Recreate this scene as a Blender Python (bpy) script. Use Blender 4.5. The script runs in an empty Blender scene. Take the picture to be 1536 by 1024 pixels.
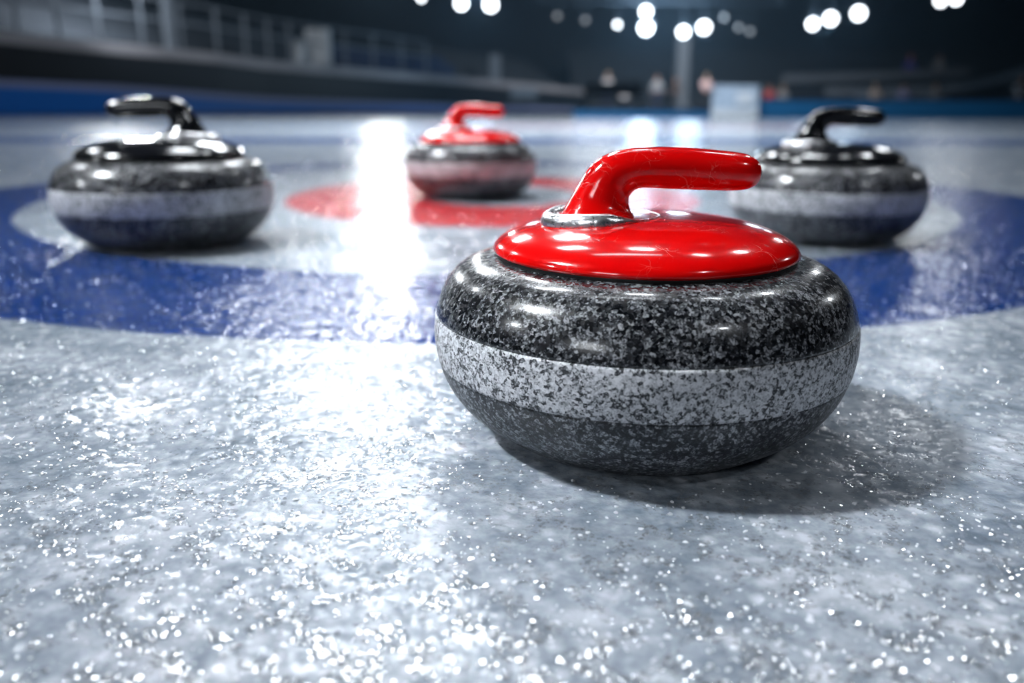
import bpy, bmesh, math, random
import numpy as np
from mathutils import Vector, Matrix
random.seed(7)
PI = math.pi
S = bpy.context.scene
COL = S.collection

# ------------------------------------------------------------------ camera
F_PX, PITCH, ROLL, CAM_H = 1243.2, 0.2766, 0.0024, 0.2197
cam_data = bpy.data.cameras.new('camera')
cam = bpy.data.objects.new('camera', cam_data)
COL.objects.link(cam)
fw = Vector((0, math.cos(PITCH), -math.sin(PITCH)))
rt0 = Vector((1, 0, 0))
up0 = rt0.cross(fw)
rt = math.cos(ROLL) * rt0 + math.sin(ROLL) * up0
up = -math.sin(ROLL) * rt0 + math.cos(ROLL) * up0
cam.matrix_world = Matrix(((rt.x, up.x, -fw.x, 0), (rt.y, up.y, -fw.y, 0), (rt.z, up.z, -fw.z, CAM_H), (0, 0, 0, 1)))
cam_data.sensor_width = 36
cam_data.lens = F_PX / 1536 * 36
cam_data.clip_start = 0.02
cam_data.clip_end = 300
cam_data.dof.use_dof = True
cam_data.dof.focus_distance = 0.50
cam_data.dof.aperture_fstop = cam_data.lens / 1000 / 0.0080
S.camera = cam
S.view_settings.view_transform = 'Standard'
S.view_settings.look = 'None'
S.view_settings.gamma = 1
S.view_settings.use_curve_mapping = False
S.view_settings.exposure = 0.0
S.cycles.max_bounces = 6
S.cycles.use_adaptive_sampling = True
S.cycles.adaptive_threshold = 0.02
S.cycles.diffuse_bounces = 3
S.cycles.glossy_bounces = 3
S.cycles.volume_bounces = 0

# ------------------------------------------------------------------ world and lights
world = bpy.data.worlds.new('world')
S.world = world
world.use_nodes = True
world.node_tree.nodes['Background'].inputs['Color'].default_value = (0.30, 0.42, 0.62, 1)
world.node_tree.nodes['Background'].inputs['Strength'].default_value = 0.02

def area(loc, target, sx, sy, power, color=(0.90, 0.95, 1.0), spread=PI):
    ld = bpy.data.lights.new('arena_or_fill_lamp', 'AREA')
    ld.shape = 'RECTANGLE'
    ld.size, ld.size_y = sx, sy
    ld.energy = power * 0.10
    ld.color = color
    ld.spread = spread
    o = bpy.data.objects.new('arena_or_fill_lamp', ld)  # arena lamps and added fills alike, all out of view
    COL.objects.link(o)
    o.location = loc
    o.rotation_euler = (Vector(target) - Vector(loc)).to_track_quat('-Z', 'Y').to_euler()
    return o

C0 = (0.0, 0.7, 0.0)
SP = math.radians(60)
area((-3.9, 1.0, 4.7), (-0.12, 1.56, 0), 1.3, 0.8, 112, spread=math.radians(20))            # key, left
area((-3.9, 0.7, 4.7), (0.06, 0.52, 0), 0.8, 0.5, 15, spread=math.radians(8))  # narrow pool added along the key to lift near ice and stone
area((-1.15, 5.0, 5.1), (-0.2, 0.9, 0), 0.9, 0.5, 65, spread=SP)
area((-0.6, 8.6, 5.2), (-0.2, 0.9, 0), 0.9, 0.5, 130, spread=SP)  # added at the back for glints on the near ice
area((-3.0, 12.1, 5.1), (-0.2, 0.9, 0), 1.5, 0.8, 170, spread=SP)
area((-10.4, -0.9, 5.0), C0, 0.7, 0.45, 170, spread=SP)
area((3.7, -3.1, 5.0), C0, 0.4, 0.28, 36, spread=SP)
area((-6.6, 7.7, 5.1), C0, 0.9, 0.5, 60, spread=SP)
area((2.07, 3.36, 5.1), C0, 0.45, 0.22, 12, spread=SP)
area((3.67, 5.0, 5.1), C0, 0.4, 0.25, 34, spread=SP)
area((0.7, 4.6, 5.2), C0, 0.5, 0.3, 24, spread=SP)  # added to strew more glints over the middle foreground
area((-3.6, -4.6, 2.7), (0.05, 0.9, 0.05), 2.0, 0.9, 105, spread=math.radians(80))   # soft frontal fill, added to brighten the near stone's front
area((-5.0, 10.0, 6.0), (-8.5, 23, 0.5), 1.5, 0.8, 900, spread=math.radians(75))  # unseen fill added to brighten the blue barrier
area((6.0, 8.0, 6.0), (9.0, 16.7, 0.2), 1.5, 0.8, 170, spread=math.radians(75))  # unseen fill added for the deep blue end boards
area((12.0, 9.0, 5.1), C0, 0.7, 0.5, 60, spread=SP)
area((-5.0, 33.0, 5.6), (-0.5, 3, 0), 0.8, 0.6, 380, spread=SP)
area((3.3, 33.0, 5.0), (0.3, 4, 0), 2.0, 0.6, 70, spread=SP)
area((-10.0, 22.0, 5.2), (-0.5, 1, 0), 1.0, 0.7, 480, spread=SP)
area((10.5, 20.6, 5.2), (0.5, 1, 0), 0.8, 0.5, 40, spread=SP)
area((0.0, 4.2, 6.5), (0, 4.0, 0), 2.4, 1.2, 620, spread=math.radians(58))  # overhead fill added to whiten the ice around the house
area((0.0, 8.0, 6.5), (0, 8.0, 0), 4.0, 2.0, 5200, spread=math.radians(75))  # wide overhead fill added because the far ice is dim
area((0.0, 13.5, 6.5), (0, 13.5, 0), 7.0, 2.0, 12000, spread=math.radians(125))  # second overhead fill, added over the farthest ice
area((-9.0, 24.0, 7.5), (-12, 30, 1.5), 2.0, 1.0, 1300, spread=math.radians(120))
area((-9.0, 21.0, 7.0), (-12.6, 25.8, 3.0), 0.5, 0.3, 1100, spread=math.radians(40))  # small lamp added to brighten one stretch of the ledge
area((8.0, 36.0, 7.5), (8, 45, 0.5), 2.0, 1.0, 8000, spread=math.radians(120))

# ------------------------------------------------------------------ helpers
def at(px, py, Y):
    """point on the plane y = Y seen at a pixel of the photograph"""
    d = fw * F_PX + rt * (px - 768) + up * (512 - py)
    t = Y / d.y
    return Vector((0, 0, CAM_H)) + d * t

def link(name, me, mat=None, parent=None):
    o = bpy.data.objects.new(name, me)
    COL.objects.link(o)
    if mat is not None and me is not None:
        me.materials.append(mat)
    if parent is not None:
        o.parent = parent
    return o

def tag(o, label=None, cat=None, group=None, kind=None):
    if label: o['label'] = label
    if cat: o['category'] = cat
    if group: o['group'] = group
    if kind: o['kind'] = kind
    return o

def empty(name, loc=(0, 0, 0), rz=0, scale=1):
    o = bpy.data.objects.new(name, None)
    COL.objects.link(o)
    o.location = loc
    o.rotation_euler = (0, 0, rz)
    o.scale = (scale,) * 3
    o.empty_display_size = 0.05
    return o

def copy_tree(o, parent=None):
    c = o.copy()
    COL.objects.link(c)
    c.parent = parent
    for ch in o.children:
        copy_tree(ch, c)
    return c

def smooth(me, on=True):
    me.polygons.foreach_set('use_smooth', [on] * len(me.polygons))
    return me

def mesh(name, verts, faces, sm=True):
    me = bpy.data.meshes.new(name)
    me.from_pydata([tuple(v) for v in verts], [], faces)
    me.validate()
    me.update()
    return smooth(me, sm)

def lathe(name, prof, n=128, sm=True):
    """prof: (r, z) list; r = 0 ends are closed to a point"""
    vs, rings, fs = [], [], []
    for r, z in prof:
        if r < 1e-6:
            rings.append([len(vs)]); vs.append((0, 0, z))
        else:
            rings.append(list(range(len(vs), len(vs) + n)))
            vs += [(r * math.cos(2 * PI * k / n), r * math.sin(2 * PI * k / n), z) for k in range(n)]
    for a, b in zip(rings, rings[1:]):
        for k in range(n):
            j = (k + 1) % n
            if len(a) == 1 and len(b) == 1: break
            if len(a) == 1: fs.append((a[0], b[j], b[k]))
            elif len(b) == 1: fs.append((a[k], a[j], b[0]))
            else: fs.append((a[k], a[j], b[j], b[k]))
    me = mesh(name, vs, fs, sm)
    bm = bmesh.new(); bm.from_mesh(me)
    bmesh.ops.recalc_face_normals(bm, faces=bm.faces)
    bm.to_mesh(me); bm.free()
    return me

def catmull(pts, k=6):
    pts = [np.array(p, float) for p in pts]
    P = [2 * pts[0] - pts[1]] + pts + [2 * pts[-1] - pts[-2]]
    out = []
    for i in range(1, len(P) - 2):
        for j in range(k):
            t = j / k
            a, b, c, d = P[i - 1:i + 3]
            out.append(0.5 * (2 * b + (c - a) * t + (2 * a - 5 * b + 4 * c - d) * t * t + (3 * b - a - 3 * c + d) * t ** 3))
    out.append(pts[-1])
    return out

class MB:
    def __init__(s): s.v, s.f = [], []
    def box(s, c, d, rz=0):
        n = len(s.v); cs, sn = math.cos(rz), math.sin(rz)
        for z in (-.5, .5):
            for x, y in ((-.5, -.5), (.5, -.5), (.5, .5), (-.5, .5)):
                X, Y = x * d[0], y * d[1]
                s.v.append((c[0] + X * cs - Y * sn, c[1] + X * sn + Y * cs, c[2] + z * d[2]))
        s.f += [tuple(n + i for i in q) for q in ((3, 2, 1, 0), (4, 5, 6, 7), (0, 1, 5, 4), (1, 2, 6, 5), (2, 3, 7, 6), (3, 0, 4, 7))]
        return s
    def tube(s, a, b, r0, r1=None, n=10):
        r1 = r0 if r1 is None else r1
        a, b = Vector(a), Vector(b); d = (b - a).normalized()
        u = d.orthogonal().normalized(); w = d.cross(u); m = len(s.v)
        for p, r in ((a, r0), (b, r1)):
            for k in range(n):
                t = 2 * PI * k / n
                s.v.append(tuple(p + u * (r * math.cos(t)) + w * (r * math.sin(t))))
        s.f += [(m + k, m + (k + 1) % n, m + n + (k + 1) % n, m + n + k) for k in range(n)]
        s.f += [tuple(m + k for k in reversed(range(n))), tuple(m + n + k for k in range(n))]
        return s
    def wall(s, pts, th=(0, 0.12)):
        """upright slab through (x, y, z_low, z_high) stations, thickness vector th"""
        n = len(s.v)
        for x, y, z0, z1 in pts:
            s.v += [(x, y, z0), (x, y, z1), (x + th[0], y + th[1], z1), (x + th[0], y + th[1], z0)]
        k = len(pts)
        for i in range(k - 1):
            a, b = n + 4 * i, n + 4 * i + 4
            for j in range(4):
                s.f.append((a + j, a + (j + 1) % 4, b + (j + 1) % 4, b + j))
        s.f += [tuple(n + j for j in (3, 2, 1, 0)), tuple(n + 4 * (k - 1) + j for j in range(4))]
        return s
    def build(s, name, mat, parent=None, sm=False, bevel=0):
        me = mesh(name, s.v, s.f, sm)
        bm = bmesh.new(); bm.from_mesh(me)
        bmesh.ops.recalc_face_normals(bm, faces=bm.faces)
        bm.to_mesh(me); bm.free()
        o = link(name, me, mat, parent)
        if bevel:
            m = o.modifiers.new('bevel', 'BEVEL'); m.width = bevel; m.segments = 2; m.limit_method = 'ANGLE'
        return o

# ------------------------------------------------------------------ material helpers
class NT:
    def __init__(s, name):
        s.m = bpy.data.materials.new(name); s.m.use_nodes = True
        s.t = s.m.node_tree; s.t.nodes.clear()
        s.out = s.t.nodes.new('ShaderNodeOutputMaterial')
        s.b = s.t.nodes.new('ShaderNodeBsdfPrincipled')
        s.t.links.new(s.b.outputs[0], s.out.inputs[0])
    def n(s, typ, **kw):
        nd = s.t.nodes.new('ShaderNode' + typ)
        for k, v in kw.items(): setattr(nd, k, v)
        return nd
    def set(s, sock, v):
        if isinstance(v, bpy.types.NodeSocket): s.t.links.new(v, sock)
        else:
            if isinstance(v, tuple) and len(v) == 3 and sock.type == 'RGBA': v = (*v, 1)
            sock.default_value = v
    def P(s, **kw):
        for k, v in kw.items(): s.set(s.b.inputs[k.replace('_', ' ')], v)
    def math(s, op, a, b=0.0, c=None, clamp=False):
        nd = s.n('Math', operation=op, use_clamp=clamp)
        s.set(nd.inputs[0], a); s.set(nd.inputs[1], b)
        if c is not None: s.set(nd.inputs[2], c)
        return nd.outputs[0]
    def mix(s, fac, a, b):
        nd = s.n('Mix', data_type='RGBA')
        s.set(nd.inputs['Factor'], fac); s.set(nd.inputs[6], a); s.set(nd.inputs[7], b)
        return nd.outputs[2]
    def ramp(s, fac, stops, interp='LINEAR'):
        nd = s.n('ValToRGB'); cr = nd.color_ramp; cr.interpolation = interp
        while len(cr.elements) < len(stops): cr.elements.new(0.5)
        for e, (p, c) in zip(cr.elements, stops):
            e.position = p; e.color = (*c, 1) if isinstance(c, tuple) else (c, c, c, 1)
        s.set(nd.inputs[0], fac)
        return nd.outputs[0]
    def obj(s):
        return s.n('TexCoord').outputs['Object']
    def noise(s, vec, scale, detail=2, rough=0.5, dist=0):
        nd = s.n('TexNoise'); s.set(nd.inputs['Vector'], vec)
        s.set(nd.inputs['Scale'], scale); s.set(nd.inputs['Detail'], detail)
        s.set(nd.inputs['Roughness'], rough); s.set(nd.inputs['Distortion'], dist)
        return nd
    def voro(s, vec, scale, feature='F1', rnd=1.0, **kw):
        nd = s.n('TexVoronoi', feature=feature, **kw); s.set(nd.inputs['Vector'], vec)
        s.set(nd.inputs['Scale'], scale); s.set(nd.inputs['Randomness'], rnd)
        return nd
    def bump(s, h, strength=1.0, distance=1.0, normal=None):
        nd = s.n('Bump'); s.set(nd.inputs['Strength'], strength); s.set(nd.inputs['Distance'], distance)
        s.set(nd.inputs['Height'], h)
        if normal is not None: s.set(nd.inputs['Normal'], normal)
        return nd.outputs[0]

def plain(name, col, rough=0.6, metal=0.0, var=0.12, scale=6.0, emit=None, es=0):
    t = NT(name)
    nz = t.noise(t.obj(), scale, 3)
    dk = tuple(c * (1 - var) for c in col); lt = tuple(min(1, c * (1 + var)) for c in col)
    t.P(Base_Color=t.mix(nz.outputs[0], dk, lt), Roughness=rough, Metallic=metal)
    if emit: t.P(Emission_Color=emit, Emission_Strength=es)
    return t.m

# ------------------------------------------------------------------ ice
def ice_material():
    t = NT('pebbled_ice')
    P = t.obj()
    wob = t.noise(P, 14, 3)
    wv = t.n('VectorMath', operation='MULTIPLY_ADD')
    t.set(wv.inputs[0], wob.outputs['Color']); wv.inputs[1].default_value = (0.012, 0.012, 0); t.set(wv.inputs[2], P)
    sep = t.n('SeparateXYZ'); t.set(sep.inputs[0], wv.outputs[0])
    X, Y = sep.outputs[0], sep.outputs[1]
    def ell(cx, cy, rx, ry):
        a = t.math('DIVIDE', t.math('SUBTRACT', X, cx), rx)
        b = t.math('DIVIDE', t.math('SUBTRACT', Y, cy), ry)
        return t.math('SQRT', t.math('ADD', t.math('MULTIPLY', a, a), t.math('MULTIPLY', b, b)))
    def inside(d, w=0.004):
        return t.math('MULTIPLY', t.math('SUBTRACT', 1 + w, d), 1 / (2 * w), clamp=True)
    blue_o = inside(ell(-0.045, 2.128, 1.357, 1.357)); blue_i = inside(ell(-0.045, 2.196, 1.087, 1.085))
    red_o = inside(ell(-0.041, 2.144, 0.512, 0.568), 0.008); red_i = inside(ell(-0.02, 2.165, 0.20, 0.27), 0.02)
    blue = t.math('SUBTRACT', blue_o, blue_i); red = t.math('SUBTRACT', red_o, red_i)
    def band(v, a, b, w):
        return t.math('MULTIPLY', t.math('MULTIPLY', t.math('SUBTRACT', v, a), 1 / w, clamp=True),
                      t.math('MULTIPLY', t.math('SUBTRACT', b, v), 1 / w, clamp=True))
    bow = t.math('ADD', Y, t.math('MULTIPLY', t.math('MULTIPLY', X, X), 0.006))
    line = band(bow, 5.2, 6.1, 0.06)
    far_d = ell(1.5, 10.2, 2.6, 1.6)
    far_red = t.math('MULTIPLY', inside(far_d, 0.03), t.math('SUBTRACT', 1, inside(ell(1.5, 10.2, 1.9, 0.9), 0.03)))
    far_blue = band(bow, 8.4, 8.9, 0.1)
    # frost clouds inside the ice, plus refracted light painted as paler chunk centres
    cl = t.noise(P, 9, 5, 0.6); cl2 = t.noise(P, 60, 4, 0.65)
    cell = t.voro(P, 95, 'SMOOTH_F1'); t.set(cell.inputs['Smoothness'], 0.25)
    cellr = t.voro(P, 95, 'F1')
    cv = t.math('ADD', t.math('MULTIPLY', cl.outputs[0], 0.55), t.math('MULTIPLY', cl2.outputs[0], 0.45))
    sepc = t.n('SeparateColor'); t.set(sepc.inputs[0], cellr.outputs['Color'])
    chunk = t.math('MULTIPLY', t.math('SUBTRACT', 0.62, cell.outputs['Distance'], clamp=True), t.math('SUBTRACT', sepc.outputs[0], 0.35, clamp=True))
    cv = t.math('ADD', cv, t.math('MULTIPLY', chunk, 0.5))
    white = t.ramp(cv, [(0.36, (0.15, 0.19, 0.24)), (0.50, (0.32, 0.37, 0.43)), (0.68, (0.66, 0.70, 0.76))])
    bluec = t.mix(cv, (0.001, 0.022, 0.12), (0.002, 0.050, 0.27))
    redc = t.mix(cv, (0.42, 0.006, 0.012), (0.72, 0.02, 0.03))
    c = t.mix(blue, white, bluec)
    c = t.mix(red, c, redc)
    c = t.mix(t.math('MULTIPLY', line, 0.92), c, (0.03, 0.08, 0.26))
    c = t.mix(t.math('MULTIPLY', far_red, 0.35), c, (0.6, 0.05, 0.06))
    c = t.mix(t.math('MULTIPLY', far_blue, 0.25), c, (0.10, 0.18, 0.40))
    # pebbles, grains and polish
    m1 = t.noise(P, 26, 3, 0.6)
    mask = t.ramp(m1.outputs[0], [(0.42, 0.25), (0.62, 1.0)])
    peb = t.math('SUBTRACT', 1, cell.outputs['Distance'], clamp=True)
    fine = t.noise(P, 620, 2, 0.55); mid = t.noise(P, 150, 2, 0.5); micro = t.noise(P, 1300, 1, 0.5)
    hgt = t.math('MULTIPLY', t.math('MULTIPLY', peb, mask), 0.0016)
    hgt = t.math('ADD', hgt, t.math('MULTIPLY', mid.outputs[0], 0.0005))
    hgt = t.math('ADD', hgt, t.math('MULTIPLY', t.math('MULTIPLY', fine.outputs[0], mask), 0.00030))
    hgt = t.math('ADD', hgt, t.math('MULTIPLY', micro.outputs[0], 0.00004))
    rgh = t.ramp(t.noise(P, 70, 3).outputs[0], [(0.35, 0.03), (0.7, 0.10)])
    t.P(Base_Color=c, Roughness=rgh, IOR=1.31, Specular_IOR_Level=1.0, Normal=t.bump(hgt),
        Coat_Weight=0.08, Coat_Roughness=0.42, Coat_IOR=1.4, Coat_Normal=t.bump(hgt, 0.25))
    return t.m

ICE = ice_material()
floor_ice = MB().box((0, 7.1, -0.03), (60, 18.8, 0.06)).build('floor', ICE)
tag(floor_ice, 'pebbled white curling ice with a painted blue and red house', kind='structure')

# thin frost flakes added for the ice's glints, each a tilted glassy plate
def frost_flakes():
    rng = np.random.default_rng(11)
    N0 = 460000
    y = 0.23 + (3.3 - 0.23) * rng.random(N0) ** 1.3
    x = (rng.random(N0) * 2 - 1) * (y * 0.80 + 0.05)
    def field(x, y, f, ph):
        return (np.sin(x * f + ph + 1.7 * np.sin(y * f * .7 + ph)) + np.sin(y * f * 1.1 - ph * 2 + 1.9 * np.sin(x * f * .8 + 3 * ph)) + np.sin((x + y) * f * .9 + ph * 5 + np.sin((x - y) * f * 1.3))) / 3
    w = field(x, y, 190, .4) + 0.7 * field(x, y, 75, 2.1) + .35 * field(x, y, 420, 4.2)
    keep = (w > rng.normal(0.18, 0.22, N0)) & (np.hypot(x - .0898, y - .5641) > 0.10)
    x, y = x[keep], y[keep]; n = len(x)
    k = 6
    r = (0.00045 + 0.0013 * rng.random(n) ** 2.2) * (1 + 0.9 * np.clip((.55 - y) / .3, 0, 1) * rng.random(n) ** 3) * (1 + 0.55 * np.clip((y - .6) / .6, 0, 1))
    ang = np.linspace(0, 2 * PI, k, endpoint=False)[None] + rng.uniform(0, 2 * PI, (n, 1)) + rng.normal(0, .18, (n, k))
    rr = r[:, None] * rng.uniform(.7, 1.15, (n, k))
    sx, sy = rng.normal(0, .13, (n, 1)), rng.normal(0, .13, (n, 1))
    px, py = rr * np.cos(ang), rr * np.sin(ang)
    pz = px * sx + py * sy
    pz = pz - pz.min(1, keepdims=True) + 0.0002
    cz = pz.mean(1) + r * 0.05
    V = np.stack([np.c_[px, 0 * x] + x[:, None], np.c_[py, 0 * x] + y[:, None], np.c_[pz, cz]], -1)
    base = (np.arange(n) * (k + 1))[:, None]
    F = np.stack([np.stack([base[:, 0] + j, base[:, 0] + (j + 1) % k, base[:, 0] + k], -1) for j in range(k)], 1).reshape(-1, 3)
    me = bpy.data.meshes.new('frost_flakes')
    V = V.reshape(-1, 3)
    me.vertices.add(len(V)); me.vertices.foreach_set('co', V.ravel())
    me.loops.add(F.size); me.loops.foreach_set('vertex_index', F.ravel().astype(np.int32))
    me.polygons.add(len(F)); me.polygons.foreach_set('loop_start', np.arange(0, F.size, 3, dtype=np.int32))
    me.update(); me.validate()
    m = bpy.data.materials.new('frost_flake'); m.use_nodes = True
    nt = m.node_tree; nt.nodes.clear()
    out = nt.nodes.new('ShaderNodeOutputMaterial'); mx = nt.nodes.new('ShaderNodeMixShader'); tr = nt.nodes.new('ShaderNodeBsdfTransparent')
    gl = nt.nodes.new('ShaderNodeBsdfGlossy'); gl.inputs['Roughness'].default_value = 0.06
    df = nt.nodes.new('ShaderNodeBsdfDiffuse'); df.inputs['Color'].default_value = (0.85, 0.90, 0.96, 1)
    m2 = nt.nodes.new('ShaderNodeMixShader'); m2.inputs[0].default_value = 0.72
    nt.links.new(df.outputs[0], m2.inputs[1]); nt.links.new(gl.outputs[0], m2.inputs[2])
    mx.inputs[0].default_value = 0.32
    nt.links.new(tr.outputs[0], mx.inputs[1]); nt.links.new(m2.outputs[0], mx.inputs[2]); nt.links.new(mx.outputs[0], out.inputs[0])
    o = link('frost_flakes', smooth(me, False), m)
    tag(o, 'thin frost flakes added on the near ice for its glints', 'frost', kind='stuff')
frost_flakes()

# loose frost granules lying on the near ice
def granules():
    rng = np.random.default_rng(5)
    bm = bmesh.new(); bmesh.ops.create_icosphere(bm, subdivisions=1, radius=1)
    bv = np.array([v.co[:] for v in bm.verts]); bf = np.array([[v.index for v in f.verts] for f in bm.faces]); bm.free()
    pts = []
    while len(pts) < 5200:
        y = 0.24 + 1.1 * rng.random() ** 1.6
        x = (rng.random() * 2 - 1) * (y * 0.72 + 0.05)
        if math.hypot(x - .0898, y - .5641) < 0.112: continue
        pts.append((x, y))
    n = len(pts); pts = np.array(pts)
    s = 0.0004 + 0.0011 * rng.random(n) ** 3
    sc = np.c_[s * rng.uniform(.8, 1.6, n), s * rng.uniform(.8, 1.6, n), s * rng.uniform(.45, .8, n)]
    a = rng.uniform(0, 2 * PI, n)
    jit = 1 + 0.22 * rng.standard_normal((n, len(bv), 1))
    V = bv[None] * sc[:, None, :] * jit
    c, sn = np.cos(a)[:, None], np.sin(a)[:, None]
    V = np.stack([V[..., 0] * c - V[..., 1] * sn + pts[:, 0:1], V[..., 0] * sn + V[..., 1] * c + pts[:, 1:2], V[..., 2] + s[:, None] * .25], -1)
    Fc = bf[None] + (np.arange(n) * len(bv))[:, None, None]
    me = bpy.data.meshes.new('frost_granules')
    V = V.reshape(-1, 3); Fc = Fc.reshape(-1, 3)
    me.vertices.add(len(V)); me.vertices.foreach_set('co', V.ravel())
    me.loops.add(Fc.size); me.loops.foreach_set('vertex_index', Fc.ravel())
    me.polygons.add(len(Fc)); me.polygons.foreach_set('loop_start', np.arange(0, Fc.size, 3))
    me.update(); me.validate()
    t = NT('frost_grain')
    nz = t.noise(t.obj(), 90, 2)
    t.P(Base_Color=t.mix(nz.outputs[0], (0.75, 0.8, 0.86), (0.95, 0.97, 1.0)), Roughness=0.12, IOR=1.31, Specular_IOR_Level=0.8)
    o = link('frost_granules', smooth(me, False), t.m)
    tag(o, 'loose white frost granules scattered over the near ice', 'frost', kind='stuff')
granules()

# ------------------------------------------------------------------ curling stones
def granite(name, stops, rough, rvar, bumpd=0.0, scale=430, coat=0.0):
    t = NT(name); P = t.obj()
    w = t.noise(P, 260, 2)
    wv = t.n('VectorMath', operation='MULTIPLY_ADD')
    t.set(wv.inputs[0], w.outputs['Color']); wv.inputs[1].default_value = (0.0016,) * 3; t.set(wv.inputs[2], P)
    v = t.voro(wv.outputs[0], scale); v2 = t.voro(wv.outputs[0], scale * 2.3)
    s1 = t.n('SeparateColor'); t.set(s1.inputs[0], v.outputs['Color'])
    s2 = t.n('SeparateColor'); t.set(s2.inputs[0], v2.outputs['Color'])
    big = t.noise(P, 38, 3)
    m = t.math('ADD', t.math('MULTIPLY', s1.outputs[0], 0.52), t.math('MULTIPLY', s2.outputs[1], 0.38))
    m = t.math('ADD', m, t.math('MULTIPLY', t.math('SUBTRACT', big.outputs[0], 0.45), 0.45))
    c = t.ramp(m, stops)
    t.P(Base_Color=c, Roughness=t.math('ADD', rough, t.math('MULTIPLY', s1.outputs[2], rvar)), Coat_Weight=coat, Coat_Roughness=0.06)
    if bumpd:
        t.P(Normal=t.bump(t.math('MULTIPLY', t.math('ADD', s1.outputs[1], s2.outputs[0]), bumpd)))
    return t.m

G_DARK = granite('polished_granite', [(0.33, (0.001, 0.0015, 0.003)), (0.48, (0.014, 0.016, 0.020)), (0.61, (0.060, 0.064, 0.072)), (0.80, (0.36, 0.37, 0.39))], 0.16, 0.16, 0.00006, coat=0.35)
G_BAND = granite('honed_granite', [(0.20, (0.02, 0.022, 0.027)), (0.31, (0.16, 0.17, 0.185)), (0.40, (0.46, 0.47, 0.50)), (0.72, (0.82, 0.83, 0.86))], 0.42, 0.2, 0.00012)
G_LOW = granite('running_surface_granite', [(0.32, (0.001, 0.002, 0.004)), (0.46, (0.020, 0.024, 0.030)), (0.61, (0.085, 0.095, 0.11)), (0.80, (0.42, 0.43, 0.46))], 0.30, 0.2, 0.00012)

def plastic(name, base, deep, scratch):
    t = NT(name); P = t.obj()
    big = t.noise(P, 22, 4, 0.6)
    w = t.noise(P, 30, 3)
    wv = t.n('VectorMath', operation='MULTIPLY_ADD')
    t.set(wv.inputs[0], w.outputs['Color']); wv.inputs[1].default_value = (0.05,) * 3; t.set(wv.inputs[2], P)
    e = t.voro(wv.outputs[0], 26, 'DISTANCE_TO_EDGE'); e2 = t.voro(wv.outputs[0], 61, 'DISTANCE_TO_EDGE')
    mk = t.ramp(t.noise(P, 34, 3).outputs[0], [(0.50, 0.0), (0.66, 1.0)])
    l1 = t.ramp(e.outputs['Distance'], [(0.0, 1.0), (0.007, 0.0)]); l2 = t.ramp(e2.outputs['Distance'], [(0.0, 1.0), (0.010, 0.0)])
    sc = t.math('MULTIPLY', t.math('MAXIMUM', l1, l2), mk)
    speck = t.ramp(t.noise(P, 700, 1).outputs[0], [(0.70, 0.0), (0.76, 0.6)])
    sc = t.math('MAXIMUM', sc, t.math('MULTIPLY', speck, mk))
    c = t.mix(big.outputs[0], deep, base)
    c = t.mix(t.math('MULTIPLY', sc, 0.35), c, scratch)
    t.P(Base_Color=c, Roughness=t.math('ADD', 0.13, t.math('MULTIPLY', sc, 0.3)), IOR=1.5, Coat_Weight=0.5, Coat_Roughness=0.05,
        Normal=t.bump(t.math('MULTIPLY', t.math('ADD', big.outputs[0], sc), 0.00006)))
    return t.m
RED = plastic('red_handle_plastic', (0.90, 0.003, 0.002), (0.70, 0.001, 0.002), (1.0, 0.35, 0.30))
BLACK = plastic('black_handle_plastic', (0.006, 0.007, 0.009), (0.003, 0.003, 0.004), (0.05, 0.05, 0.055))
GASKET = plain('black_gasket', (0.004, 0.004, 0.004), 0.6)
def chrome():
    t = NT('chrome'); nz = t.noise(t.obj(), 160, 3)
    t.P(Base_Color=(0.95, 0.96, 0.98), Metallic=1.0, Roughness=t.math('ADD', 0.14, t.math('MULTIPLY', nz.outputs[0], 0.30)),
        Normal=t.bump(t.math('MULTIPLY', nz.outputs[0], 0.0007)))
    return t.m
CHROME = chrome()

Z_LO, Z_HI = 0.0518, 0.0840
ctrl = [(0.080, 0.0045), (0.086, 0.0012), (0.092, 0.0002), (0.098, 0.0016), (0.1050, 0.0062), (0.1165, 0.0140), (0.1275, 0.0245), (0.1360, 0.0375), (0.1410, Z_LO),
        (0.1433, 0.068), (0.1424, Z_HI), (0.1388, 0.0965), (0.1325, 0.1075), (0.1235, 0.1155), (0.1130, 0.1200), (0.1000, 0.1222), (0.0850, 0.1228)]
full = [tuple(p) for p in catmull(ctrl, 8)]
low = [(0, 0.0045)] + [p for p in full if p[1] < Z_LO - 1e-6 or p[0] <= 0.08] + [(0.1408, Z_LO), (0.1395, Z_LO + 0.0004)]
up_ = [(0.1405, Z_HI - 0.0004), (0.1423, Z_HI)] + [p for p in full if p[1] > Z_HI + 1e-6] + [(0, 0.1228)]
body_me = lathe('granite_body', low + up_, 160)
mid_ = [p for p in full if Z_LO <= p[1] <= Z_HI]
band_me = lathe('striking_band', [(0.138, Z_LO + 0.0002), (mid_[0][0] + 0.0002, Z_LO + 0.0002)] + [(r + 0.0003, z) for r, z in mid_[1:-1]] + [(mid_[-1][0] + 0.0002, Z_HI - 0.0002), (0.138, Z_HI - 0.0002)], 160)
gasket_me = lathe('gasket', [(0.0995, 0.1205), (0.1012, 0.1215), (0.1012, 0.1255), (0.0995, 0.1262)], 128)
disc_ctrl = [(0.094, 0.1236), (0.1000, 0.1238), (0.1022, 0.1250), (0.1026, 0.1268), (0.1008, 0.1302), (0.0960, 0.1343), (0.0880, 0.1385), (0.0760, 0.1425),
             (0.0600, 0.1460), (0.0420, 0.1482), (0.0220, 0.1493), (0.0001, 0.1496)]
dc = [tuple(p) for p in catmull(disc_ctrl, 5)]
dc[-1] = (0, 0.1496)
disc_me = lathe('handle_disc', [(0.05, 0.1236)] + dc, 160)

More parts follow.
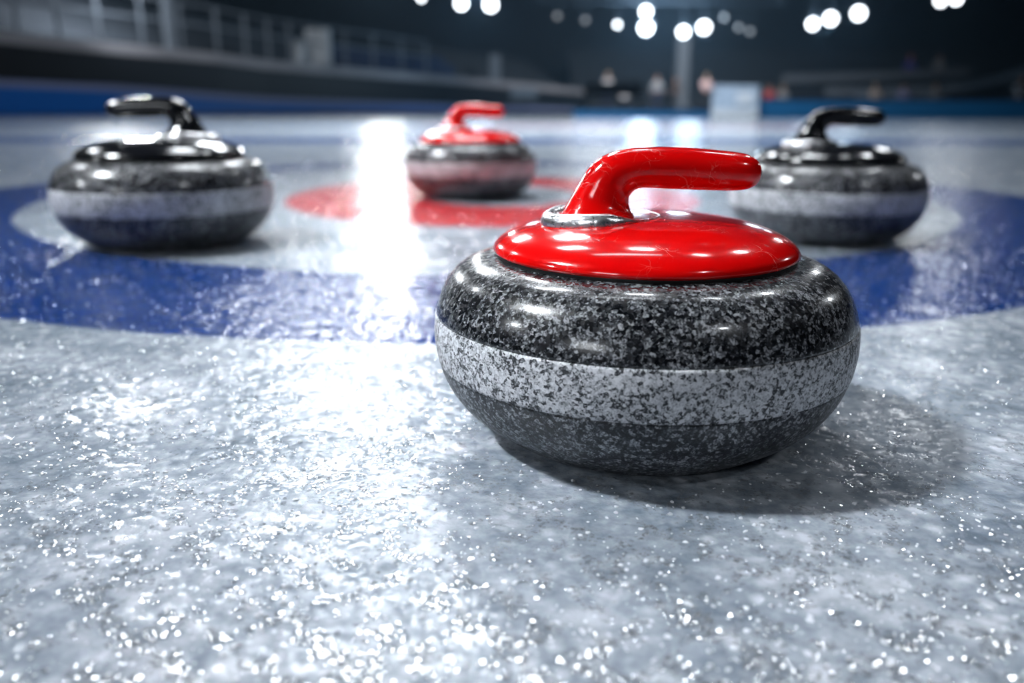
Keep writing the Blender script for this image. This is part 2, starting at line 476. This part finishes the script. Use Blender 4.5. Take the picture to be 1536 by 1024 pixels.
SECT = [  # outer (x, z), inner (x, z), half depth: the riser and the grip
    ((-0.0640, 0.1335), (0.0080, 0.1430), 0.0300), ((-0.0618, 0.1395), (-0.0015, 0.1446), 0.0280), ((-0.0585, 0.1465), (-0.0068, 0.1480), 0.0235),
    ((-0.0510, 0.1595), (-0.0106, 0.1535), 0.0170), ((-0.0448, 0.1702), (-0.0114, 0.1588), 0.0152), ((-0.0388, 0.1798), (-0.0102, 0.1630), 0.0142),
    ((-0.0290, 0.1880), (-0.0060, 0.1660), 0.0138), ((-0.0137, 0.1926), (0.0000, 0.1668), 0.0136), ((0.0070, 0.1937), (0.0095, 0.1664), 0.0136),
    ((0.0275, 0.1933), (0.0292, 0.1657), 0.0136), ((0.0485, 0.1915), (0.0495, 0.1651), 0.0134), ((0.0620, 0.1900), (0.0622, 0.1653), 0.0128),
    ((0.0690, 0.1880), (0.0690, 0.1665), 0.0113), ((0.0735, 0.1848), (0.0735, 0.1692), 0.0085), ((0.0757, 0.1808), (0.0757, 0.1732), 0.0045)]
GY, GK = -0.010, 0.9823    # the handle stands a little to the near side of the middle
def nearer(p): return ((0.0898 + p[0]) * GK - 0.0898, CAM_H + (p[1] - CAM_H) * GK)
def grip_mesh(n=40):
    st = catmull([np.array([*nearer(o), *nearer(i), d]) for o, i, d in SECT], 5)
    vs, fs = [], []
    for q in st:
        o, i, d = q[0:2], q[2:4], q[4]
        c, r = (o + i) / 2, (o - i) / 2
        for k in range(n):
            t = 2 * PI * k / n
            ct, sn = math.cos(t), math.sin(t)
            e = 0.92
            a = math.copysign(abs(ct) ** e, ct); b = math.copysign(abs(sn) ** e, sn)
            vs.append((c[0] + r[0] * a, GY + d * b, c[1] + r[1] * a))
    m = len(st)
    for j in range(m - 1):
        for k in range(n):
            fs.append((j * n + k, j * n + (k + 1) % n, (j + 1) * n + (k + 1) % n, (j + 1) * n + k))
    vs.append((0.0746, GY, 0.1776)); tip = len(vs) - 1
    for k in range(n): fs.append(((m - 1) * n + k, (m - 1) * n + (k + 1) % n, tip))
    fs.append(tuple(reversed(range(n))))
    me = mesh('handle_grip', vs, fs)
    bm = bmesh.new(); bm.from_mesh(me); bmesh.ops.recalc_face_normals(bm, faces=bm.faces); bm.to_mesh(me); bm.free()
    return me
grip_me = grip_mesh()

def collar_mesh(n=96, k=14):
    """flattened chrome ring round the foot of the riser, thin towards the grip side"""
    vs, fs = [], []
    cx, rx, ry = -0.0290, 0.0368, 0.0300
    for i in range(n):
        t = 2 * PI * i / n
        x, y = cx + rx * math.cos(t), GY + ry * math.sin(t)
        R = math.hypot(x, y)
        zb = float(np.interp(R, [p[0] for p in reversed(disc_ctrl[4:])], [p[1] for p in reversed(disc_ctrl[4:])]))
        side = 0.5 - 0.5 * math.cos(t + 0.6)
        side = min(1.0, max(0.0, (0.62 - math.cos(t)) / 0.75)); side = side * side * (3 - 2 * side)
        wv, hv = 0.0008 + 0.0044 * side, 0.0004 + 0.0064 * side
        nx, ny = math.cos(t), math.sin(t)
        for j in range(k):
            u = 2 * PI * j / k
            vs.append((x + nx * wv * math.cos(u), y + ny * wv * math.cos(u), zb + 0.0008 + hv * math.sin(u)))
    for i in range(n):
        for j in range(k):
            a, b = i * k, ((i + 1) % n) * k
            fs.append((a + j, b + j, b + (j + 1) % k, a + (j + 1) % k))
    me = mesh('chrome_collar', vs, fs)
    bm = bmesh.new(); bm.from_mesh(me); bmesh.ops.recalc_face_normals(bm, faces=bm.faces); bm.to_mesh(me); bm.free()
    return me
collar_me = collar_mesh()
body_me.materials.append(G_DARK); body_me.materials.append(G_LOW)
for pl in body_me.polygons:
    if pl.center.z < 0.06: pl.material_index = 1

def make_stone(loc, rz, scale, plastic_mat, label, colname, low=1.0, wide=1.0):
    root = empty('curling_stone', loc, rz, scale)
    tag(root, label, 'curling stone')
    bd = link('granite_body', body_me, None, root)
    b = link('striking_band', band_me, None, root)
    if not band_me.materials: band_me.materials.append(G_BAND)
    b['label'] = 'pale honed granite striking band'
    g = link('gasket', gasket_me, None, root)
    if not gasket_me.materials: gasket_me.materials.append(GASKET)
    d = link('handle_disc', disc_me.copy(), plastic_mat, root); d['label'] = colname + ' plastic disc'
    h = link('handle_grip', grip_me.copy(), plastic_mat, d); h['label'] = colname + ' gooseneck handle'
    c = link('chrome_collar', collar_me, None, d); c['label'] = 'chrome ring at the handle foot'
    if low != 1.0:      # the back stones are a little flatter under a wider disc
        for q in (bd, b, g): q.scale = (1, 1, low)
        g.scale = (wide, wide, low)
        dz = 0.1236 * (1 - low)
        d.location = (0, 0, -dz); d.scale = (wide, wide, 1)
        h.location = (0, 0, dz); h.scale = (1 / wide, 1 / wide, 1)
    if not collar_me.materials: collar_me.materials.append(CHROME)
    return root
make_stone((0.0898, 0.5641, 0.0003), 0, 1.0, RED, 'large near curling stone with a scratched red handle', 'red')
make_stone((-0.573, 1.387, 0.0003), PI, 1.199, BLACK, 'left curling stone with a black handle pointing left', 'black', low=0.94, wide=1.065)
make_stone((-0.105, 2.125, 0.0003), 0, 1.157, RED, 'far small curling stone with a red handle on the red ring', 'red', low=0.94, wide=1.065)
make_stone((0.543, 1.454, 0.0003), 0, 1.132, BLACK, 'right curling stone with a black handle pointing right', 'black', low=0.94, wide=1.065)


# ------------------------------------------------------------------ the arena behind
M_NAVY = plain('dark_navy_paint', (0.010, 0.016, 0.028), 0.7)
M_SLATE = plain('slate_concrete', (0.035, 0.045, 0.06), 0.8, scale=1.0)
M_BLACKWALL = plain('black_cladding', (0.004, 0.007, 0.013), 0.6)
M_LEDGE = plain('grey_ledge_paint', (0.30, 0.30, 0.33), 0.6, scale=0.6, var=0.3)
M_CAP = plain('lilac_grey_cap', (0.20, 0.24, 0.42), 0.6)
M_BLUE = plain('blue_barrier_panel', (0.001, 0.11, 0.46), 0.5, scale=0.8)
M_TEAL = plain('deep_blue_board', (0.001, 0.085, 0.22), 0.5, scale=0.8)
M_STEEL = plain('painted_steel', (0.16, 0.19, 0.23), 0.5)
M_DARKSTEEL = plain('dark_truss_steel', (0.06, 0.075, 0.095), 0.5)
M_SEAT = plain('blue_seat_shell', (0.01, 0.04, 0.13), 0.5)
M_PALE = plain('pale_panel', (0.50, 0.55, 0.60), 0.5)

tag(MB().box((0, 45, -0.06), (110, 58, 0.10)).build('floor', M_NAVY), 'dark arena floor beyond the ice', kind='structure')
tag(MB().box((0, 35, 10.1), (110, 90, 0.2)).build('ceiling', M_NAVY), kind='structure')
tag(MB().box((0, 74, 5), (110, 0.3, 10)).build('wall_back', plain('back_wall_paint', (0.03, 0.045, 0.07), 0.8)), kind='structure')
tag(MB().box((-54, 35, 5), (0.3, 80, 10)).build('wall_left', M_NAVY), kind='structure')
tag(MB().box((54, 35, 5), (0.3, 80, 10)).build('wall_right', M_NAVY), kind='structure')

# left side: blue barrier, black wall with its ledge, terraces
def stations(rows, z0=0.0, dy=0.0):
    out = []
    for px, Y, py in rows:
        p = at(px, py, Y + dy)
        out.append((p.x, p.y, z0, p.z))
    return out
rows_b = [(-560, 14.6, 102), (-220, 17.6, 119), (0, 20, 130), (170, 22.5, 137), (400, 28, 153), (600, 34, 160), (760, 41, 165), (880, 47, 167)]
bb_ = empty('blue_barrier', (-12, 22, 0)); tag(bb_, 'long low blue barrier along the left edge of the ice', 'barrier')
sb = stations(rows_b)
rel = lambda st, e: [(x - e.location.x, y - e.location.y, a - e.location.z, b - e.location.z) for x, y, a, b in st]
MB().wall(rel(sb, bb_), (-0.05, 0.15)).build('panel', M_BLUE, bb_)
MB().wall(rel([(x, y - 0.02, z1, z1 + 0.16) for x, y, _, z1 in sb], bb_), (-0.09, 0.24)).build('top_cap', M_CAP, bb_)

rows_w = [(-560, 16.4, 0), (-220, 19.6, 40), (0, 22, 64), (104, 23.5, 75), (331, 28, 95), (400, 30, 104), (556, 34.5, 116), (712, 41, 128), (790, 45, 134), (880, 50, 142)]
sw = stations(rows_w)
bw = empty('stand_fascia', (-14, 24, 0)); tag(bw, 'black front of the left stand topped by a pale ledge', 'fascia')
MB().wall(rel(sw, bw), (-0.1, 0.3)).build('black_panel', M_BLACKWALL, bw)
MB().wall(rel([(x, y - 0.06, z1, z1 + 0.30) for x, y, _, z1 in sw], bw), (-0.3, 0.6)).build('ledge', M_LEDGE, bw)

g = empty('grandstand', (-16, 28, 0)); tag(g, 'dark stepped grandstand rising behind the black wall', 'stand')
for k in range(6):
    MB().wall(rel([(x - 0.55 * (k + 1), y + 0.9 * (k + 1), 0, z1 + 0.05 + 0.42 * k) for x, y, _, z1 in sw], g), (-0.55, 0.9)).build('tier', M_SLATE, g)

def along(st, px):
    """point on a wall top straight behind a pixel column"""
    for (x0, y0, _, a0), (x1, y1, _, a1) in zip(st, st[1:]):
        c0 = 768 + F_PX * x0 / y0; c1 = 768 + F_PX * x1 / y1
        if c0 <= px <= c1:
            t = (px - c0) / (c1 - c0)
            lo, hi = 0.0, 1.0
            for _ in range(40):
                m = (lo + hi) / 2
                c = 768 + F_PX * (x0 + (x1 - x0) * m) / (y0 + (y1 - y0) * m)
                lo, hi = (m, hi) if c < px else (lo, m)
            return Vector((x0 + (x1 - x0) * m, y0 + (y1 - y0) * m, a0 + (a1 - a0) * m + 0.32))
rail_post = [-60, 10, 70, 128, 185, 245, 300, 350, 390, 422, 452, 530, 570, 610, 645]
rl = empty('railing', along(sw, 10)); tag(rl, 'grey steel railing on the ledge of the left stand', 'railing')
pp = [along(sw, p) for p in rail_post]
for p in pp:
    q = p - rl.location
    MB().tube(q, q + Vector((0, 0, 1.35)), 0.05).build('post', M_STEEL, rl)
for h_ in (0.75, 1.32):
    m = MB()
    for a, b in zip(pp, pp[1:]):
        m.tube(a - rl.location + Vector((0, 0, h_)), b - rl.location + Vector((0, 0, h_)), 0.035)
    m.build('rail', M_STEEL, rl)
def column(px, top, w, label, Yoff=2.0):
    p = along(sw, px) + Vector((0, Yoff, 0)); z = at(px, top, p.y).z
    c = empty('column', (p.x, p.y, p.z - 0.2)); tag(c, label, 'column')
    MB().box((0, 0, (z - p.z) / 2 + 0.1), (w, w, z - p.z + 0.2)).build('shaft', M_STEEL, c)
    MB().box((0, 0, 0.1), (w * 1.6, w * 1.6, 0.2)).build('base', M_STEEL, c)
column(246, -30, 0.28, 'thick grey column nearest the left edge of the stand')
column(742, 82, 0.50, 'short pale column at the far end of the black wall')
# pale cabinets on the ledge
def cabinet(px, w, hgt, label):
    p = along(sw, px)
    c = empty('equipment_cabinet', p); tag(c, label, 'cabinet')
    MB().box((0, 0.48, hgt / 2), (w, 0.5, hgt)).build('cabinet_body', M_PALE, c, bevel=0.02)
    MB().box((0, 0.215, hgt / 2), (w * 0.86, 0.03, hgt * 0.88)).build('cabinet_door', M_PALE, c)
cabinet(489, 0.85, 1.25, 'taller pale grey cabinet on the ledge of the left stand')
cabinet(461, 0.35, 0.80, 'narrow pale grey cabinet beside the taller cabinet')
# seats on the first tier
def seat_proto():
    s = empty('stadium_seat'); 
    MB().box((0, 0, 0.42), (0.44, 0.42, 0.05)).build('seat_pan', M_SEAT, s, bevel=0.015)
    MB().box((0, 0.20, 0.66), (0.44, 0.05, 0.46)).build('backrest', M_SEAT, s, bevel=0.015)
    MB().box((0, 0.12, 0.20), (0.08, 0.10, 0.40)).build('bracket', M_DARKSTEEL, s)
    return s
seat0 = seat_proto(); first = True
for row in range(2):
    for k in range(17):
        px = 516 + k * 11.5
        p = along(sw, px)
        s_ = seat0 if first else copy_tree(seat0)
        first = False
        s_.location = (p.x - 0.55 * (row + 1) - 0.3, p.y + 0.9 * (row + 1) + 0.45, p.z - 0.32 + 0.06 + 0.42 * row)
        tag(s_, 'blue stadium seat in the rows behind the ledge of the left stand', 'seat', 'blue seats on the left stand')

# far end boards
def board(name, px0, px1, py, Y, mat, label, th=0.12):
    a, b = at(px0, py, Y), at(px1, py, Y)
    e = empty(name, ((a.x + b.x) / 2, Y, 0)); tag(e, label, 'board')
    w, h_ = b.x - a.x, (a.z + b.z) / 2
    MB().box((0, 0, h_ / 2), (w, th, h_)).build('panel', mat, e)
    MB().box((0, 0, h_ + 0.012), (w, th * 1.3, 0.024)).build('top_rail', M_STEEL if mat is not M_TEAL else M_NAVY, e)
    return e
board('rink_board', 1137, 1800, 150, 16.75, M_TEAL, 'long deep blue rink board at the far end, right of the white sign')
board('rink_board', 860, 1064, 164, 16.75, M_TEAL, 'low deep blue rink board left of the white sign')
# sign at the end of the ice
a, b = at(1070, 128, 16.6), at(1135, 178, 16.6)
sg = empty('sign', ((a.x + b.x) / 2, 16.6, 0)); tag(sg, 'pale white sign board standing at the far end of the ice', 'sign')
w, h_ = b.x - a.x, a.z
MB().box((0, 0, h_ / 2), (w, 0.05, h_)).build('sign_panel', plain('sign_face', (0.30, 0.38, 0.48), 0.5, scale=8, var=0.6), sg)
MB().box((0, -0.032, h_ * 0.16), (w, 0.012, h_ * 0.26)).build('lower_stripe', M_PALE, sg)
MB().box((w * 0.2, -0.032, h_ * 0.62), (w * 0.36, 0.012, h_ * 0.34)).build('pale_patch', M_PALE, sg)
for sx in (-1, 1): MB().box((sx * w * 0.4, 0.12, 0.02), (0.05, 0.34, 0.04)).build('foot', M_DARKSTEEL, sg)
# small pale panel on the black wall
p0, p1 = at(766, 132, 40), at(805, 148, 40)
e = empty('plaque', (p0.x, 40, p0.z)); tag(e, 'small pale plaque on the black wall above the far red stone', 'plaque')
e.location = ((p0.x + p1.x) / 2, 40.0, p1.z)
MB().box((0, 0, (p0.z - p1.z) / 2), (p1.x - p0.x, 0.06, p0.z - p1.z)).build('plate', M_STEEL, e)
MB().box((0, 0.1, (p0.z - p1.z) / 2 - p1.z / 2 - 0.2), (0.06, 0.06, p1.z + (p0.z - p1.z))).build('support_post', M_DARKSTEEL, e)

# far end stand: terrace, upper walkway with its curved parapet, column
e = empty('grandstand', (22, 52, 0)); tag(e, 'dark far stand with steps behind the seated spectators', 'stand')
for k in range(6):
    MB().box((0, 4.0 + k * 1.6, 0.35 + 0.35 * k), (36, 1.6, 0.7 + 0.7 * k)).build('tier', M_SLATE, e)
def parapet(rows, th, label, mat, low):
    st = []
    for px, Y, py in rows:
        p = at(px, py, Y); st.append((p.x, p.y, p.z - th, p.z))
    e = empty('walkway', (st[0][0], st[0][1], 0)); tag(e, label, 'walkway')
    MB().wall(rel(st, e), (0, 0.25)).build('parapet', mat, e)
    MB().wall(rel([(x, y + 0.25, 0, z1 - 0.9) for x, y, _, z1 in st], e), (0, 3.0)).build('platform', low, e)
M_PAR = plain('grey_parapet', (0.12, 0.14, 0.17), 0.7)
parapet([(1175, 49, 112), (1250, 49, 110), (1330, 48.5, 107), (1455, 48, 101)], 0.42, 'straight grey walkway parapet across the far right stand', M_PAR, M_NAVY)
parapet([(1240, 44.5, 132), (1330, 44, 131), (1400, 43, 129), (1450, 41.5, 124), (1500, 39.5, 113), (1560, 37, 96)], 0.34, 'lower grey walkway parapet curving up to the right edge', M_PAR, M_BLACKWALL)
p = at(1025, 55, 50)
e = empty('column', (p.x, 50, 0)); tag(e, 'slim grey column below the pair of bright lamps', 'column')
MB().box((0, 0, p.z / 2), (0.7, 0.7, p.z)).build('shaft', M_STEEL, e); MB().box((0, 0, 0.15), (1.0, 1.0, 0.3)).build('base', M_STEEL, e)
def bench(px0, px1, py, Y, label):
    a, b = at(px0, py, Y), at(px1, py, Y)
    e = empty('bench', ((a.x + b.x) / 2, Y, 0)); tag(e, label, 'bench'); w = b.x - a.x
    MB().box((0, 0, 0.45), (w, 0.4, 0.06)).build('seat', M_STEEL, e)
    MB().box((0, 0.22, 0.80), (w, 0.05, 0.45)).build('backrest', M_STEEL, e)
    for sx in (-1, 1): MB().box((sx * w * 0.45, 0, 0.22), (0.06, 0.4, 0.44)).build('leg', M_DARKSTEEL, e)
bench(876, 965, 150, 30, 'long grey bench left of the standing spectators')
bench(1285, 1425, 150, 42.5, 'long grey bench under the three pale seated spectators')

# ------------------------------------------------------------------ spectators
def skin_obj(name, nodes, edges, mat, parent):
    me = bpy.data.meshes.new(name)
    me.from_pydata([n[:3] for n in nodes], edges, [])
    o = link(name, me, mat, parent)
    sk = o.modifiers.new('skin', 'SKIN')
    for v, n in zip(me.skin_vertices[0].data, nodes):
        v.radius = (n[3], n[4] if len(n) > 4 else n[3]); v.use_root = False
    me.skin_vertices[0].data[0].use_root = True
    o.modifiers.new('sub', 'SUBSURF').levels = 1
    o.modifiers['sub'].render_levels = 1
    return o
SKIN = plain('skin', (0.55, 0.33, 0.25), 0.6)
def person(loc, seated, top, legs, hair, label, rz=0.0, hold=False):
    root = empty('person', loc, rz); tag(root, label, 'person')
    hz = 0.48 if seated else 0.95
    kx = 0.0
    if seated: knee, ank, toe = (0.11, -0.45, 0.50), (0.12, -0.42, 0.09), (0.12, -0.58, 0.04)
    else: knee, ank, toe = (0.11, -0.02, 0.50), (0.12, 0.02, 0.09), (0.13, -0.14, 0.04)
    elb, wri, hnd = ((0.24, -0.10, hz + 0.28), (0.15, -0.32, hz + 0.16), (0.11, -0.40, hz + 0.15)) if (seated or hold) else ((0.26, 0.02, hz + 0.22), (0.27, -0.07, hz - 0.02), (0.27, -0.10, hz - 0.10))
    N = [(0, 0, hz, .13, .10), (0, 0.01, hz + .22, .12, .09), (0, 0, hz + .44, .15, .10), (0, -0.01, hz + .55, .055), (0, -0.02, hz + .64, .075, .085), (0, -0.02, hz + .74, .08, .095), (0, -.01, hz + .80, .055, .065)]
    E_ = [(i, i + 1) for i in range(6)]
    for s in (-1, 1):
        k = len(N)
        N += [(s * .09, 0, hz - .03, .085), (s * knee[0], knee[1], knee[2], .058), (s * ank[0], ank[1], ank[2], .038), (s * toe[0], toe[1], toe[2], .034)]
        E_ += [(0, k), (k, k + 1), (k + 1, k + 2), (k + 2, k + 3)]
        k = len(N)
        N += [(s * .17, 0, hz + .46, .055), (s * elb[0], elb[1], elb[2], .042), (s * wri[0], wri[1], wri[2], .030), (s * hnd[0], hnd[1], hnd[2], .034, .02)]
        E_ += [(2, k), (k, k + 1), (k + 1, k + 2), (k + 2, k + 3)]
    skin_obj('body', N, E_, SKIN, root)
    J = [(0, 0, hz - .02, .145, .118), (0, 0.01, hz + .22, .145, .112), (0, 0, hz + .45, .165, .115), (0, 0, hz + .52, .075)]
    JE = [(0, 1), (1, 2), (2, 3)]
    for s in (-1, 1):
        k = len(J); J += [(s * .18, 0, hz + .46, .075), (s * elb[0], elb[1], elb[2], .060), (s * wri[0], wri[1], wri[2], .046)]
        JE += [(2, k), (k, k + 1), (k + 1, k + 2)]
    skin_obj('jacket', J, JE, top, root)
    T_ = [(0, 0, hz - .01, .14, .115)]; TE = []
    for s in (-1, 1):
        k = len(T_); T_ += [(s * .10, 0 if not seated else -.05, hz - .05, .10), (s * knee[0], knee[1], knee[2], .075), (s * ank[0], ank[1], ank[2] + .03, .055)]
        TE += [(0, k), (k, k + 1), (k + 1, k + 2)]
    skin_obj('trousers', T_, TE, legs, root)
    hm = lathe('hair', [(0.098, -0.02), (0.104, 0.02), (0.095, 0.06), (0.06, 0.10), (0, 0.115)], 20)
    h = link('hair', hm, hair, root); h.location = (0, 0.012, hz + .74); h.scale = (0.95, 1.08, 1)
    return root
def cloth(n, c): return plain(n, c, 0.8)
K = dict(pale=cloth('pale_fabric', (0.55, 0.55, 0.58)), warm=cloth('cream_fabric', (0.62, 0.52, 0.46)), lilac=cloth('lilac_fabric', (0.32, 0.34, 0.60)),
         grey=cloth('grey_fabric', (0.30, 0.33, 0.36)), red=cloth('red_fabric', (0.50, 0.06, 0.07)), navy=cloth('navy_fabric', (0.01, 0.015, 0.05)),
         violet=cloth('violet_blue_fabric', (0.05, 0.05, 0.40)), black=cloth('black_fabric', (0.006, 0.006, 0.01)), pink=cloth('pale_pink_fabric', (0.70, 0.50, 0.50)),
         brown=cloth('brown_hair', (0.05, 0.03, 0.02)), blond=cloth('fair_hair', (0.35, 0.28, 0.18)), white=cloth('white_fabric', (0.75, 0.76, 0.80)))
def spect(px, Y, seated, top, legs, hair, label, z=0.0, **kw):
    person((at(px, 160, Y).x, Y, z), seated, K[top], K[legs], K[hair], label, **kw)
spect(910, 42, False, 'pale', 'navy', 'blond', 'fair-haired person in a pale jacket standing behind the long grey bench')
spect(935, 42, True, 'white', 'black', 'brown', 'person in a white jacket sitting right behind the long grey bench')
spect(984, 45, False, 'grey', 'navy', 'brown', 'person in a grey jacket and navy trousers standing left of the slim column')
spect(1012, 47, False, 'brown', 'black', 'brown', 'person in a brown jacket standing in front of the slim column')
spect(1057, 44, False, 'pink', 'black', 'blond', 'person in a pale pink jacket standing just left of the white sign', hold=True)
spect(1152, 45, True, 'red', 'black', 'brown', 'person in a red jacket sitting right of the white sign', z=0.0)
spect(1172, 46, True, 'grey', 'black', 'blond', 'person in a grey jacket sitting beside the person in red', z=0.0)
spect(1310, 42.5, True, 'warm', 'navy', 'blond', 'person in a cream jacket, leftmost of three on the far bench', z=0.0)
spect(1352, 42.5, True, 'lilac', 'navy', 'brown', 'person in a lilac jacket in the middle of the far bench', z=0.0)
spect(1400, 42.5, True, 'grey', 'navy', 'blond', 'person in a grey jacket, rightmost of three on the far bench', z=0.0)
spect(1357, 49.6, False, 'violet', 'black', 'red', 'person in a violet blue jacket and red cap on the upper walkway', z=at(1357, 106, 48.4).z - 0.9)
spect(1400, 49.6, False, 'grey', 'black', 'brown', 'person in a grey jacket standing on the upper walkway', z=at(1408, 103.6, 48.05).z - 0.9)
spect(1528, 30, True, 'pale', 'navy', 'brown', 'person in a pale jacket sitting at the far right edge', z=0.0)
for px, Y in ((1152, 45), (1172, 46), (1528, 30), (935, 42)):
    e = empty('chair', (at(px, 160, Y).x, Y, 0.0)); zz_ = 0
    tag(e, {1152: 'dark chair under the person in red', 1172: 'dark chair under the person beside the one in red', 1528: 'dark chair at the far right edge', 935: 'dark chair behind the long grey bench'}[px], 'chair')
    MB().box((0, -0.05, 0.36 + zz_), (0.44, 0.44, 0.04)).build('seat', M_DARKSTEEL, e)
    MB().box((0, 0.19, 0.62 + zz_), (0.44, 0.04, 0.45)).build('backrest', M_DARKSTEEL, e)
    for sx in (-1, 1):
        for sy in (-1, 1): MB().box((sx * .19, -0.05 + sy * .19, (0.35 + zz_) / 2), (0.03, 0.03, 0.35 + zz_)).build('leg', M_DARKSTEEL, e)

# ------------------------------------------------------------------ lighting trusses and lamps
def truss(px0, px1, py, Y, label, hh=0.45):
    a, b = at(px0, py, Y), at(px1, py, Y)
    e = empty('lighting_truss', ((a.x + b.x) / 2, Y, a.z)); tag(e, label, 'truss')
    L = b.x - a.x
    for dy, dz in ((-hh / 2, 0), (hh / 2, 0), (-hh / 2, hh), (hh / 2, hh)):
        MB().tube((-L / 2, dy, dz), (L / 2, dy, dz), 0.035).build('chord', M_DARKSTEEL, e)
    m = MB(); n = max(2, int(L / 0.6))
    for i in range(n):
        x0, x1 = -L / 2 + L * i / n, -L / 2 + L * (i + 1) / n
        for dy in (-hh / 2, hh / 2):
            m.tube((x0, dy, 0 if i % 2 else hh), (x1, dy, hh if i % 2 else 0), 0.02, n=6)
        m.tube((x0, -hh / 2, 0), (x1, hh / 2, 0), 0.02, n=6)
    m.build('lattice', M_DARKSTEEL, e)
    for sx in (-1, 1):
        MB().tube((sx * L * 0.42, 0, hh), (sx * L * 0.42, 0, 10.0 - a.z), 0.015, n=6).build('hanging_cable', M_DARKSTEEL, e)
    return a.z
zt1 = truss(600, 800, -14, 35, 'dark lighting truss above the upper left pair of lamps')
zt2 = truss(800, 1180, 3, 35, 'dark lighting truss over the middle lamp clusters')
zt3 = truss(1185, 1560, -10, 35, 'dark lighting truss over the right-hand lamps')

def lens_mat(name, s, col=(0.86, 0.93, 1.0)):
    t = NT(name); t.P(Base_Color=(0.8, 0.8, 0.8), Emission_Color=col, Emission_Strength=s); return t.m
LENS = lens_mat('lit_lamp_glass', 10)
LENS_DIM = lens_mat('dim_lamp_glass', 0.5)
HOUS = plain('lamp_housing', (0.03, 0.035, 0.04), 0.4)
def lamp(px, py, r, zt, Y, label, lens=LENS):
    p = at(px, py, Y)
    e = empty('arena_spotlight', p); tag(e, label, 'lamp')
    hm = lathe('housing', [(0, 0.42), (r * 0.7, 0.42), (r * 0.85, 0.34), (r * 1.08, 0.05), (r * 1.12, -0.03), (r * 1.02, -0.03), (r * 0.98, 0.02), (0, 0.03)], 32)
    h = link('housing', hm, HOUS, e)
    l = link('lens', lathe('lens', [(0, -0.025), (r * 0.6, -0.018), (r * 0.97, 0.0), (r * 0.97, 0.02), (0, 0.022)], 32), lens, e)
    d = (Vector((0, 0.5, 0.2)) - p).normalized()
    q = (-d).to_track_quat('Z', 'Y')
    for o in (h, l): o.rotation_mode = 'QUATERNION'; o.rotation_quaternion = q
    top = max(zt - p.z, 0.2)
    m = MB().tube((-r * 1.15, 0, 0), (-r * 1.15, 0, r * 1.3), 0.015, n=6).tube((r * 1.15, 0, 0), (r * 1.15, 0, r * 1.3), 0.015, n=6)
    m.tube((-r * 1.15, 0, r * 1.3), (r * 1.15, 0, r * 1.3), 0.015, n=6).tube((0, 0, r * 1.3), (0, 0, max(top, r * 1.35)), 0.02, n=6)
    m.build('bracket', M_DARKSTEEL, e)
LAMPS = [(692, 5, .19, zt1, 'bright round lamp, left of the upper left pair'), (736, 7, .21, zt1, 'bright round lamp, right of the upper left pair'),
         (632, -3, .09, zt1, 'small lamp cut by the top edge, left of the upper left pair'), (926, 37, .085, zt2, 'small lamp left of the stacked pair'),
         (969, 42, .22, zt2, 'lower lamp of the two stacked one above the other'), (969, 17, .17, zt2, 'upper lamp of the two stacked one above the other'),
         (1025, 48, .18, zt2, 'left lamp of the middle pair'), (1056, 41, .20, zt2, 'right lamp of the middle pair'),
         (1219, 36, .17, zt3, 'left lamp of the touching pair on the right truss'), (1246, 28, .20, zt3, 'right lamp of the touching pair on the right truss'),
         (1288, 20, .21, zt3, 'single round lamp right of the touching pair'), (1411, 1, .16, zt3, 'left lamp of the pair cut by the top edge, far right'),
         (1434, -2, .17, zt3, 'right lamp of the pair cut by the top edge, far right')]
for px, py, r, z_, lb in LAMPS: lamp(px, py, r, z_, 34.775, lb)
for px, py, lb in ((1086, 26, 'faint lamp right of the middle pair'), (1108, 41, 'faint lamp, left of two low ones right of the middle pair'), (1125, 47, 'faint lamp, right of two low ones right of the middle pair'),
                   (836, 24, 'faint lamp at the left end of the middle truss'), (878, 30, 'faint lamp between the left truss end and the small bright lamp')):
    lamp(px, py, 0.10, zt2, 34.775, lb, LENS_DIM)
for px, py, pw in ((969, 34, 700), (1040, 44, 350), (714, 6, 350), (1233, 30, 220), (1288, 20, 90)):
    ld = bpy.data.lights.new('lamp_glow', 'POINT'); ld.energy = pw * 0.6; ld.color = (0.55, 0.78, 1.0); ld.shadow_soft_size = 0.35
    o = bpy.data.objects.new('lamp_glow', ld); COL.objects.link(o); o.location = at(px, py, 34.2)

# haze in the hall beyond the ice
hz = MB().box((0, 45, 4.9), (100, 56, 9.6)).build('haze', None)
vm = bpy.data.materials.new('haze'); vm.use_nodes = True
nt = vm.node_tree; nt.nodes.clear()
vo = nt.nodes.new('ShaderNodeOutputMaterial'); vs_ = nt.nodes.new('ShaderNodeVolumeScatter')
vs_.inputs['Color'].default_value = (0.45, 0.72, 1, 1); vs_.inputs['Density'].default_value = 0.0042; vs_.inputs['Anisotropy'].default_value = 0.3
nt.links.new(vs_.outputs[0], vo.inputs['Volume']); hz.data.materials.append(vm)
tag(hz, 'thin bluish haze glowing round the hall lamps', 'haze', kind='stuff')
